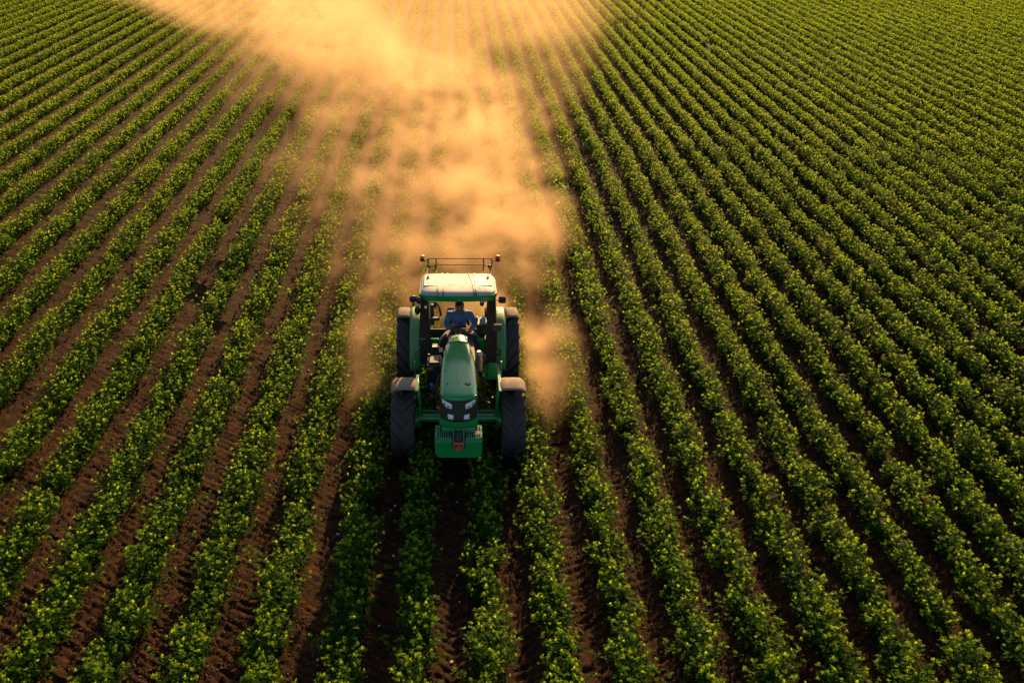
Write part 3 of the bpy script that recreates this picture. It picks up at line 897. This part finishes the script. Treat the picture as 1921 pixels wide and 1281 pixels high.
p = MB(); p.loft([[(-0.24, 2.42, 1.24), (0.24, 2.42, 1.24), (0.24, 2.52, 1.24), (-0.24, 2.52, 1.24)], [(-0.23, 2.45, 1.50), (0.21, 2.45, 1.50), (0.21, 2.53, 1.50), (-0.23, 2.53, 1.50)], [(-0.20, 2.47, 1.61), (0.10, 2.47, 1.58), (0.10, 2.54, 1.58), (-0.20, 2.54, 1.61)]])
p.build('backrest', M['seat'], T, bevel=0.04)
p = MB(); p.tube([(0, 1.25, 1.45), (0, 1.66, 1.55)], 0.06, 10); p.box((0, 1.30, 1.45), (0.36, 0.24, 0.26)); p.build('dashboard', M['black'], T, bevel=0.03)
# steering wheel
def ring(c, r, tr, nrm, seg=28):
    nrm = Vector(nrm).normalized(); a = nrm.orthogonal().normalized(); bb = nrm.cross(a)
    path = [Vector(c) + (a * math.cos(2 * math.pi * k / seg) + bb * math.sin(2 * math.pi * k / seg)) * r for k in range(seg + 1)]
    return MB().tube(path, tr, 8, False)
WC = Vector((0.02, 1.68, 1.585)); WNRM = Vector((0, 0.40, 0.92)).normalized()
sw = ring(WC, 0.21, 0.016, WNRM)
for a in (0.3, 2.4, 4.5):
    d = Vector((math.cos(a), math.sin(a), 0)); d = (d - WNRM * d.dot(WNRM)).normalized()
    sw.tube([WC - WNRM * 0.02, WC + d * 0.205], 0.012, 6)
sw.ball(WC - WNRM * 0.02, 0.045, 10)
sw.build('steering_wheel', M['black'], T)

# ------------------------------------------------------------------ driver
person = empty('person', (TX, TY + 2.14, 1.255))
props(person, 'driver in a blue long-sleeved shirt and dark trousers leaning forward over the steering wheel', 'person')
PO = Vector((0, 2.2, 1.28))
def skin_mesh(name, chains, mat, parent, levels=2):
    """chains: lists of (point, radius); equal points are welded into one skeleton"""
    pts = {}; vs = []; rs = []; es = []
    def vid(q, r):
        k = tuple(round(c, 4) for c in q)
        if k not in pts:
            pts[k] = len(vs); vs.append(Vector(q) - PO); rs.append(r)
        return pts[k]
    for ch in chains:
        prev = None
        for q, r in ch:
            i = vid(q, r)
            if prev is not None and prev != i:
                es.append((prev, i))
            prev = i
    me = bpy.data.meshes.new(name); me.from_pydata(vs, es, [])
    me.materials.append(mat)
    o = bpy.data.objects.new(name, me); COL.objects.link(o); o.parent = parent
    sk = o.modifiers.new('skin', 'SKIN'); sk.use_smooth_shade = True
    lay = me.skin_vertices[0].data
    for i, r in enumerate(rs):
        lay[i].radius = (r, r) if not isinstance(r, tuple) else r
    lay[0].use_root = True
    sb = o.modifiers.new('sub', 'SUBSURF'); sb.levels = levels; sb.render_levels = levels
    return o
HIP = (0.03, 2.20, 1.34); BEL = (0.03, 2.17, 1.48); CHE = (0.035, 2.10, 1.66); UCH = (0.04, 2.05, 1.77); NECK = (0.04, 2.01, 1.845); CHIN = (0.03, 1.965, 1.885); HEAD = (0.03, 1.95, 1.965); CROWN = (0.03, 1.965, 2.05)
SR = (-0.155, 2.05, 1.755); ER = (-0.235, 1.98, 1.545); WR_ = (-0.10, 1.83, 1.60); KR = (-0.075, 1.81, 1.63)
SL = (0.235, 2.05, 1.755); EL = (0.335, 1.93, 1.60); WL_ = (0.25, 1.72, 1.575); KL = (0.215, 1.67, 1.585)
HPR = (-0.10, 2.16, 1.30); KNR = (-0.27, 1.66, 1.40); ANR = (-0.37, 1.50, 1.04); TOR = (-0.39, 1.38, 1.00)
HPL = (0.16, 2.16, 1.30); KNL = (0.36, 1.66, 1.42); ANL = (0.40, 1.50, 1.04); TOL = (0.41, 1.38, 1.00)
def fingers(wrist, knuck, spread, curl, thumb_side):
    w = Vector(wrist); k = Vector(knuck); d = (k - w).normalized()
    sp = Vector(spread).normalized(); cu = Vector(curl).normalized()
    out = []
    for i, ln in zip((-1.5, -0.5, 0.5, 1.5), (0.055, 0.064, 0.066, 0.058)):
        b0 = k + sp * 0.019 * i
        m1 = b0 + d * ln * 0.45 + cu * ln * 0.25
        m2 = m1 + d * ln * 0.1 + cu * ln * 0.45
        m3 = m2 - d * ln * 0.25 + cu * ln * 0.15
        out.append([(tuple(k), 0.026), (tuple(b0 + d * 0.004), 0.0105), (tuple(m1), 0.010), (tuple(m2), 0.009), (tuple(m3), 0.008)])
    t0 = w.lerp(k, 0.45)
    t1 = t0 + sp * 0.034 * thumb_side + d * 0.012 + cu * 0.008
    t2 = t1 + d * 0.030 + cu * 0.02 - sp * 0.004 * thumb_side
    out.append([(tuple(t0), 0.025), (tuple(t1), 0.012), (tuple(t2), 0.010)])
    return out
def mid(a, b, t=0.5):
    return tuple(Vector(a).lerp(Vector(b), t))
body = [
    [(HIP, 0.13), (BEL, 0.125), (CHE, 0.135), (UCH, 0.10), (NECK, 0.058), (CHIN, 0.066), (HEAD, (0.078, 0.092)), (CROWN, 0.060)],
    [(UCH, 0.10), (SR, 0.062), (mid(SR, ER), 0.052), (ER, 0.045), (mid(ER, WR_, 0.4), 0.042), (WR_, 0.028), (mid(WR_, KR, 0.45), 0.025), (KR, 0.026)],
    [(UCH, 0.10), (SL, 0.062), (mid(SL, EL), 0.052), (EL, 0.045), (mid(EL, WL_, 0.4), 0.042), (WL_, 0.028), (mid(WL_, KL, 0.45), 0.025), (KL, 0.026)],
    [(HIP, 0.13), (HPR, 0.10), (mid(HPR, KNR), 0.085), (KNR, 0.062), (mid(KNR, ANR, 0.35), 0.058), (ANR, 0.040), (TOR, 0.035)],
    [(HIP, 0.13), (HPL, 0.10), (mid(HPL, KNL), 0.085), (KNL, 0.062), (mid(KNL, ANL, 0.35), 0.058), (ANL, 0.040), (TOL, 0.035)],
    [(CHIN, 0.066), ((0.03, 1.900, 1.875), 0.030)],
    [(HEAD, (0.078, 0.092)), ((0.03, 1.868, 1.945), 0.020), ((0.03, 1.853, 1.925), 0.014)],
    [(HEAD, (0.078, 0.092)), ((-0.052, 1.968, 1.95), 0.018)], [(HEAD, (0.078, 0.092)), ((0.112, 1.968, 1.95), 0.018)],
] + fingers(WR_, KR, (0.3, 0.1, 0.95), (0.5, 0.5, -0.2), 1) + fingers(WL_, KL, (0.9, -0.3, 0.1), (-0.1, -0.2, -0.9), -1)
bod = skin_mesh('body', body, M['skin'], person)
s = lambda q, r: (q, r)
skin_mesh('shirt', [
    [(mid(HIP, BEL, 0.3), 0.150), (BEL, 0.150), (CHE, (0.158, 0.15)), (UCH, 0.118), (mid(UCH, NECK, 0.6), 0.078)],
    [(UCH, 0.118), (SR, 0.082), (mid(SR, ER), 0.070), (ER, 0.062), (mid(ER, WR_, 0.4), 0.056), (mid(ER, WR_, 0.9), 0.042)],
    [(UCH, 0.118), (SL, 0.082), (mid(SL, EL), 0.070), (EL, 0.062), (mid(EL, WL_, 0.4), 0.056), (mid(EL, WL_, 0.9), 0.042)]], M['shirt'], person)
skin_mesh('trousers', [
    [(HIP, 0.150), (mid(HIP, BEL, 0.35), 0.148)],
    [(HIP, 0.150), (HPR, 0.120), (mid(HPR, KNR), 0.103), (KNR, 0.080), (mid(KNR, ANR, 0.35), 0.075), (mid(KNR, ANR, 0.92), 0.062)],
    [(HIP, 0.150), (HPL, 0.120), (mid(HPL, KNL), 0.103), (KNL, 0.080), (mid(KNL, ANL, 0.35), 0.075), (mid(KNL, ANL, 0.92), 0.062)]], M['trousers'], person)
for q0, q1 in ((ANR, TOR), (ANL, TOL)):
    h = Vector(q0) + Vector((0, 0.05, -0.03))
    skin_mesh('boot', [[(tuple(Vector(q0) + Vector((0, 0, 0.05))), 0.055), (q0, 0.052), (mid(q0, q1), 0.046), (q1, 0.042), (tuple(Vector(q1) + Vector((0, -0.05, -0.005))), 0.032)], [(q0, 0.052), (tuple(h), 0.040)]], M['boot'], person, 1)
hb = MB().ball(Vector((0.03, 1.975, 2.0)) - PO, 1.0, 20, (0.088, 0.098, 0.085))
hb.v = [q for q in hb.v]
hb.build('hair', M['hair'], person)
for sx in (-1, 1):
    e = MB().ball(Vector((0.03 + sx * 0.032, 1.872, 1.968)) - PO, 0.011, 8, (1.3, 0.6, 0.8)); e.build('eye', M['hair'], bod)
    e = MB().tube([tuple(Vector((0.03 + sx * 0.014, 1.862, 1.988)) - PO), tuple(Vector((0.03 + sx * 0.05, 1.872, 1.986)) - PO)], 0.006, 6); e.build('eyebrow', M['hair'], bod)
e = MB().tube([tuple(Vector((0.03 - 0.025, 1.880, 1.897)) - PO), tuple(Vector((0.03, 1.872, 1.899)) - PO), tuple(Vector((0.055, 1.880, 1.897)) - PO)], 0.006, 6); e.build('mouth', paint('lips', (0.20, 0.07, 0.05), 0.5, 0, 0), bod)
e = MB()
for sx in (-1, 1):
    e.loft([[tuple(Vector(q) - PO) for q in ((0.04 + sx * 0.02, 1.915, 1.80), (0.04 + sx * 0.08, 1.96, 1.86), (0.04 + sx * 0.085, 2.02, 1.865))], [tuple(Vector(q) - PO) for q in ((0.04 + sx * 0.045, 1.905, 1.765), (0.04 + sx * 0.105, 1.955, 1.825), (0.04 + sx * 0.105, 2.03, 1.84))]], False, False)
e.build('collar', M['shirt'], person, solid=0.012)
# ------------------------------------------------------------------ small things on the soil
m_, nt, p = mat_new('crumbly_soil')
n_ = noise(nt, 25, 4, 0.6)
cr = ramp(nt, n_.outputs['Fac'], [(0.3, (0.060, 0.028, 0.012)), (0.7, (0.165, 0.074, 0.027))])  # lighter orange than the ground: sunlit look of crumbs put into the colour
nt.links.new(cr.outputs[0], p.inputs['Base Color']); p.inputs['Roughness'].default_value = 0.95; p.inputs['Specular IOR Level'].default_value = 0.1
M['clod'] = m_
def clods():
    n = 80000
    y = 6.8 + 20 * rng.random(n) ** 1.6
    x = rng.uniform(-0.75, 0.95, n) * (y + 0.5)
    i = np.clip(np.searchsorted(ROW_X, x), 1, len(ROW_X) - 1)
    u = (x - ROW_X[i - 1]) / (ROW_X[i] - ROW_X[i - 1])
    keep = (np.abs(u - 0.5) < 0.33) & (fbm(x * 0.8, y * 0.8, 2) + 0.35 * np.abs(u - 0.5) + 0.12 * rng.random(len(x)) > 0.52)
    x = x[keep]; y = y[keep]; n = len(x)
    r = 0.006 + 0.020 * rng.random(n) ** 3.0
    z = ground_h(x, y) + r * 0.2
    base = np.array([[1, 0, 0], [0, 1, 0], [-1, 0, 0], [0, -1, 0], [0, 0, 0.8], [0.7, 0.7, 0.45], [-0.7, 0.7, 0.4], [-0.7, -0.7, 0.5], [0.7, -0.7, 0.4]])
    j = base[None] * rng.uniform(0.6, 1.25, (n, 9, 1))
    ang = rng.uniform(0, 6.28, n); c, s = np.cos(ang)[:, None], np.sin(ang)[:, None]
    v = np.stack([j[..., 0] * c - j[..., 1] * s, j[..., 0] * s + j[..., 1] * c, j[..., 2]], 2) * r[:, None, None]
    v = v + np.stack([x, y, z], 1)[:, None, :]
    f = np.array([[0, 5, 4, 8], [5, 1, 6, 4], [6, 2, 7, 4], [7, 3, 8, 4]])
    q = (np.arange(n) * 9)[:, None, None] + f[None]
    o = np_mesh('soil_clods', v.reshape(-1, 3), q.reshape(-1, 4), M['clod'], smooth=False)
    props(o, 'loose crumbs and clods of reddish soil lying in the furrows', 'soil', kind='stuff')
clods()
def pix_ground(px, py):
    d = cam.rotation_euler.to_matrix() @ Vector(((px - 850.0) / F_PX, -(py - 640.5) / F_PX, -1))
    t = -CAM_H / d.z
    return d.x * t, d.y * t
stone_mesh = None
for k, (px, py) in enumerate([(634, 1003), (741, 946), (733, 955), (827, 960), (648, 943), (496, 1098), (711, 1174), (858, 1078), (862, 1128), (579, 693), (738, 1041), (857, 940), (596, 1240), (847, 1240), (1160, 1220), (1076, 1200)]):
    x, y = pix_ground(px, py)
    b = MB().ball((0, 0, 0), 0.020, 8, (1.2, 0.8, 0.55))
    if stone_mesh is None:
        b.v = [(p_[0] * random.uniform(0.8, 1.2), p_[1] * random.uniform(0.8, 1.2), p_[2]) for p_ in b.v]
        o = b.build('stone', M['stone']); stone_mesh = o
    else:
        o = stone_mesh.copy(); COL.objects.link(o)
    sc = random.uniform(0.7, 1.3)
    o.scale = (sc, sc, sc); o.rotation_euler = (0, 0, random.uniform(0, 6))
    o.location = (x, y, float(ground_h(np.array([x]), np.array([y]))[0]) + 0.012)
    props(o, 'tiny pale stone lying on the bare soil of a furrow', 'stone', 'pale stones in the furrows')
for k, (px, py) in enumerate([(725, 1065), (716, 1085), (722, 1195), (728, 1215), (1075, 915), (1153, 942), (1035, 1196), (1226, 1256), (1797, 1165), (863, 1000), (655, 858), (1488, 985)]):
    x, y = pix_ground(px, py)
    V = []; Tn = []
    for q in range(3):
        nn = 6
        cx, cyy = rng.normal(0, 0.03, 2)
        az = np.arange(nn) * 2 * np.pi / nn + rng.uniform(0, 6)
        V.append(leaves(np.tile([[x + cx, y + cyy, float(ground_h(np.array([x]), np.array([y]))[0]) + 0.02 + 0.03 * q]], (nn, 1)), az, rng.normal(0.4, 0.3, nn), np.full(nn, 0.05) * rng.uniform(0.7, 1.2, nn), np.ones(nn)))
        Tn.append(rng.uniform(0.4, 0.8, nn))
    o = leaf_mesh('seedling_plant', np.concatenate(V), np.concatenate(Tn))
    props(o, 'small stray green seedling growing on bare soil in a furrow', 'seedling', 'stray seedlings in the furrows')
# ------------------------------------------------------------------ dust thrown up behind the tractor
def build_dust():
    ng = bpy.data.node_groups.new('dust_field', 'GeometryNodeTree')
    ng.interface.new_socket('Geometry', in_out='OUTPUT', socket_type='NodeSocketGeometry')
    N, L = ng.nodes, ng.links
    def m(op, a, b=0.0, c=None, clamp=False):
        n = N.new('ShaderNodeMath'); n.operation = op; n.use_clamp = clamp
        for k, v in enumerate((a, b, c)):
            if v is None:
                continue
            if isinstance(v, (int, float)):
                n.inputs[k].default_value = v
            else:
                L.new(v, n.inputs[k])
        return n.outputs[0]
    def sstep(v, a, b):
        n = N.new('ShaderNodeMapRange'); n.interpolation_type = 'SMOOTHSTEP'; n.clamp = True
        L.new(v, n.inputs['Value']); n.inputs['From Min'].default_value = a; n.inputs['From Max'].default_value = b
        return n.outputs['Result']
    pos = N.new('GeometryNodeInputPosition'); sep = N.new('ShaderNodeSeparateXYZ'); L.new(pos.outputs[0], sep.inputs[0])
    X, Y, Z = sep.outputs
    d = m('MAXIMUM', m('SUBTRACT', Y, 16.0), 0.0)
    d20 = m('MAXIMUM', m('SUBTRACT', Y, 20.0), 0.0)
    k = m('DIVIDE', 1.0, m('ADD', 1.0, m('MULTIPLY', d, 0.045)))       # features grow with age
    yk = m('ADD', m('MINIMUM', m('SUBTRACT', Y, 16.0), 0.0), m('MULTIPLY', m('LOGARITHM', m('ADD', 1.0, m('MULTIPLY', d, 0.045)), math.e), 1 / 0.045))
    def nz(scale, detail, rough, ox, sx=1.0, sz=1.0):
        c = N.new('ShaderNodeCombineXYZ')
        L.new(m('MULTIPLY', m('ADD', m('MULTIPLY', X, k), ox), sx), c.inputs[0])
        L.new(m('ADD', yk, m('MULTIPLY', m('MULTIPLY', Z, 0.5), k)), c.inputs[1])
        L.new(m('MULTIPLY', m('MULTIPLY', Z, k), sz), c.inputs[2])
        n = N.new('ShaderNodeTexNoise'); n.inputs['Scale'].default_value = scale; n.inputs['Detail'].default_value = detail; n.inputs['Roughness'].default_value = rough
        n.inputs['Distortion'].default_value = 0.5
        L.new(c.outputs[0], n.inputs['Vector'])
        return n.outputs[0]
    n1 = nz(0.60, 6, 0.62, 3.1); n2 = nz(2.6, 6, 0.72, -7.7)
    bill = m('ADD', m('MULTIPLY', n1, 0.54), m('MULTIPLY', n2, 0.46))
    # ragged edges: the cloud is pushed about sideways and its top boils up and down
    nw = nz(0.42, 4, 0.6, 21.0)
    X = m('ADD', X, m('MULTIPLY', m('SUBTRACT', nw, 0.5), m('ADD', 2.2, m('MULTIPLY', d, 0.28))))
    nt_ = nz(0.75, 4, 0.6, -33.0)
    boil = m('ADD', 0.25, m('MULTIPLY', sstep(nt_, 0.32, 0.68), 1.5))
    # main plume drifting away to the left
    age = m('MAXIMUM', m('SUBTRACT', m('MULTIPLY', Y, m('ADD', 1.0, m('MULTIPLY', Z, 0.11))), 20.0), 0.0)   # what hangs higher has drifted longer
    xc = m('SUBTRACT', 1.15, m('MULTIPLY', m('MULTIPLY', age, age), 0.0060))
    wc = m('ADD', m('ADD', 0.75, m('MULTIPLY', d, 0.10)), m('MULTIPLY', m('MULTIPLY', d, d), 0.0009))
    a = m('DIVIDE', m('ABSOLUTE', m('SUBTRACT', X, xc)), wc)
    core = m('SUBTRACT', 1.0, sstep(a, 0.0, 1.55))
    hc = m('MULTIPLY', m('ADD', 1.0, m('MULTIPLY', d, 0.060)), boil)
    core = m('MULTIPLY', core, m('SUBTRACT', 1.0, sstep(m('DIVIDE', Z, hc), 0.35, 1.1)))
    core = m('MULTIPLY', core, m('DIVIDE', CORE_D, m('ADD', 1.0, m('ADD', m('MULTIPLY', d, 0.10), m('MULTIPLY', m('MULTIPLY', d, d), 0.0048)))))
    core = m('MULTIPLY', core, m('ADD', m('MULTIPLY', sstep(bill, 0.43, 0.58), 0.78), m('MULTIPLY', sstep(bill, 0.30, 0.50), 0.25)))
    # thinner arm on the right
    xr = m('ADD', 0.9, m('MULTIPLY', d, 0.105)); wr = m('ADD', 0.5, m('MULTIPLY', d, 0.06))
    arm = m('SUBTRACT', 1.0, sstep(m('DIVIDE', m('ABSOLUTE', m('SUBTRACT', X, xr)), wr), 0.0, 1.5))
    arm = m('MULTIPLY', arm, m('SUBTRACT', 1.0, sstep(m('DIVIDE', Z, hc), 0.3, 0.9)))
    arm = m('MULTIPLY', m('MULTIPLY', arm, sstep(bill, 0.44, 0.60)), m('DIVIDE', ARM_D, m('ADD', 1.0, m('ADD', m('MULTIPLY', d, 0.04), m('MULTIPLY', m('MULTIPLY', d, d), 0.003)))))
    # low veil over the rows on both sides
    xv = m('SUBTRACT', m('SUBTRACT', -0.10, m('MULTIPLY', d, 0.085)), m('MULTIPLY', m('MULTIPLY', d, d), 0.0016))
    wv = m('ADD', m('ADD', 2.35, m('MULTIPLY', d, 0.20)), m('MULTIPLY', m('MULTIPLY', d, d), 0.0013))
    veil = m('SUBTRACT', 1.0, sstep(m('DIVIDE', m('ABSOLUTE', m('SUBTRACT', X, xv)), wv), 0.0, 1.15))
    hv = m('MULTIPLY', m('ADD', 0.75, m('MULTIPLY', d, 0.045)), boil)
    veil = m('MULTIPLY', veil, m('SUBTRACT', 1.0, sstep(m('DIVIDE', Z, hv), 0.2, 1.1)))
    veil = m('MULTIPLY', m('MULTIPLY', veil, m('ADD', m('MULTIPLY', sstep(bill, 0.44, 0.58), 0.75), m('MULTIPLY', sstep(bill, 0.32, 0.55), 0.3))), m('DIVIDE', VEIL_D, m('ADD', 1.0, m('ADD', m('MULTIPLY', d, 0.05), m('MULTIPLY', m('MULTIPLY', d, d), 0.0055)))))
    tot = m('ADD', m('ADD', core, arm), veil)
    # faint golden air hanging over the far rows
    air = m('MULTIPLY', m('SUBTRACT', 1.0, sstep(m('DIVIDE', m('ABSOLUTE', m('SUBTRACT', X, 1.0)), m('ADD', 4.0, m('MULTIPLY', d, 0.22))), 0.2, 1.0)), sstep(Y, 24.0, 60.0))
    air = m('MULTIPLY', m('MULTIPLY', air, m('SUBTRACT', 1.0, sstep(Z, 1.0, 7.0))), 0.020)
    tot = m('ADD', tot, air)
    # low puffs boiling up beside and behind the rear wheels
    for cx, wd, y0, y1, dn in ((TX - 1.75, 0.80, 13.8, 22.0, 0.62), (TX + 1.72, 0.80, 13.8, 21.0, 0.36)):
        pf = m('SUBTRACT', 1.0, sstep(m('DIVIDE', m('ABSOLUTE', m('SUBTRACT', X, cx)), wd), 0.1, 1.1))
        pf = m('MULTIPLY', pf, m('SUBTRACT', 1.0, sstep(Z, 0.1, 1.2)))
        pf = m('MULTIPLY', m('MULTIPLY', pf, sstep(Y, y0, y0 + 3.0)), m('SUBTRACT', 1.0, sstep(Y, y0 + 3.0, y1)))
        tot = m('ADD', tot, m('MULTIPLY', m('MULTIPLY', pf, sstep(bill, 0.40, 0.62)), dn))
    # nothing in front of or inside the tractor; beside it the dust starts at the rear wheels
    off = m('ABSOLUTE', m('SUBTRACT', sep.outputs[0], TX))
    inside = m('MULTIPLY', m('SUBTRACT', 1.0, sstep(off, 1.22, 1.42)), m('SUBTRACT', 1.0, sstep(Y, 16.5, 17.3)))
    tot = m('MULTIPLY', tot, m('SUBTRACT', 1.0, inside))
    tot = m('MULTIPLY', tot, sstep(Y, 13.6, 15.0))
    tot = m('MULTIPLY', tot, m('SUBTRACT', 1.0, sstep(Y, 88.0, 104.0)))
    tot = m('MULTIPLY', tot, sstep(tot, 0.002, 0.012))
    vc = N.new('GeometryNodeVolumeCube')
    L.new(tot, vc.inputs['Density'])
    vc.inputs['Min'].default_value = (-36, 13.4, 0.02); vc.inputs['Max'].default_value = (22, 105, 6.8)
    vc.inputs['Resolution X'].default_value = 420; vc.inputs['Resolution Y'].default_value = 680; vc.inputs['Resolution Z'].default_value = 60
    mt = bpy.data.materials.new('dust'); mt.use_nodes = True
    nt = mt.node_tree
    for q in list(nt.nodes):
        nt.nodes.remove(q)
    out = nt.nodes.new('ShaderNodeOutputMaterial'); pv = nt.nodes.new('ShaderNodeVolumePrincipled')
    pv.inputs['Color'].default_value = (0.82, 0.575, 0.345, 1); pv.inputs['Density'].default_value = 1.0; pv.inputs['Anisotropy'].default_value = 0.45
    nt.links.new(pv.outputs[0], out.inputs['Volume'])
    sm = N.new('GeometryNodeSetMaterial'); sm.inputs['Material'].default_value = mt
    L.new(vc.outputs[0], sm.inputs[0])
    go = N.new('NodeGroupOutput'); L.new(sm.outputs[0], go.inputs[0])
    vol = bpy.data.volumes.new('dust_cloud')
    o = bpy.data.objects.new('dust_cloud', vol); COL.objects.link(o)
    vol.materials.append(mt)
    md = o.modifiers.new('dust', 'NODES'); md.node_group = ng
    props(o, 'golden dust cloud billowing up behind the tractor and drifting to the upper left', 'dust', kind='stuff')
CORE_D, ARM_D, VEIL_D = 1.35, 0.26, 0.64
build_dust()
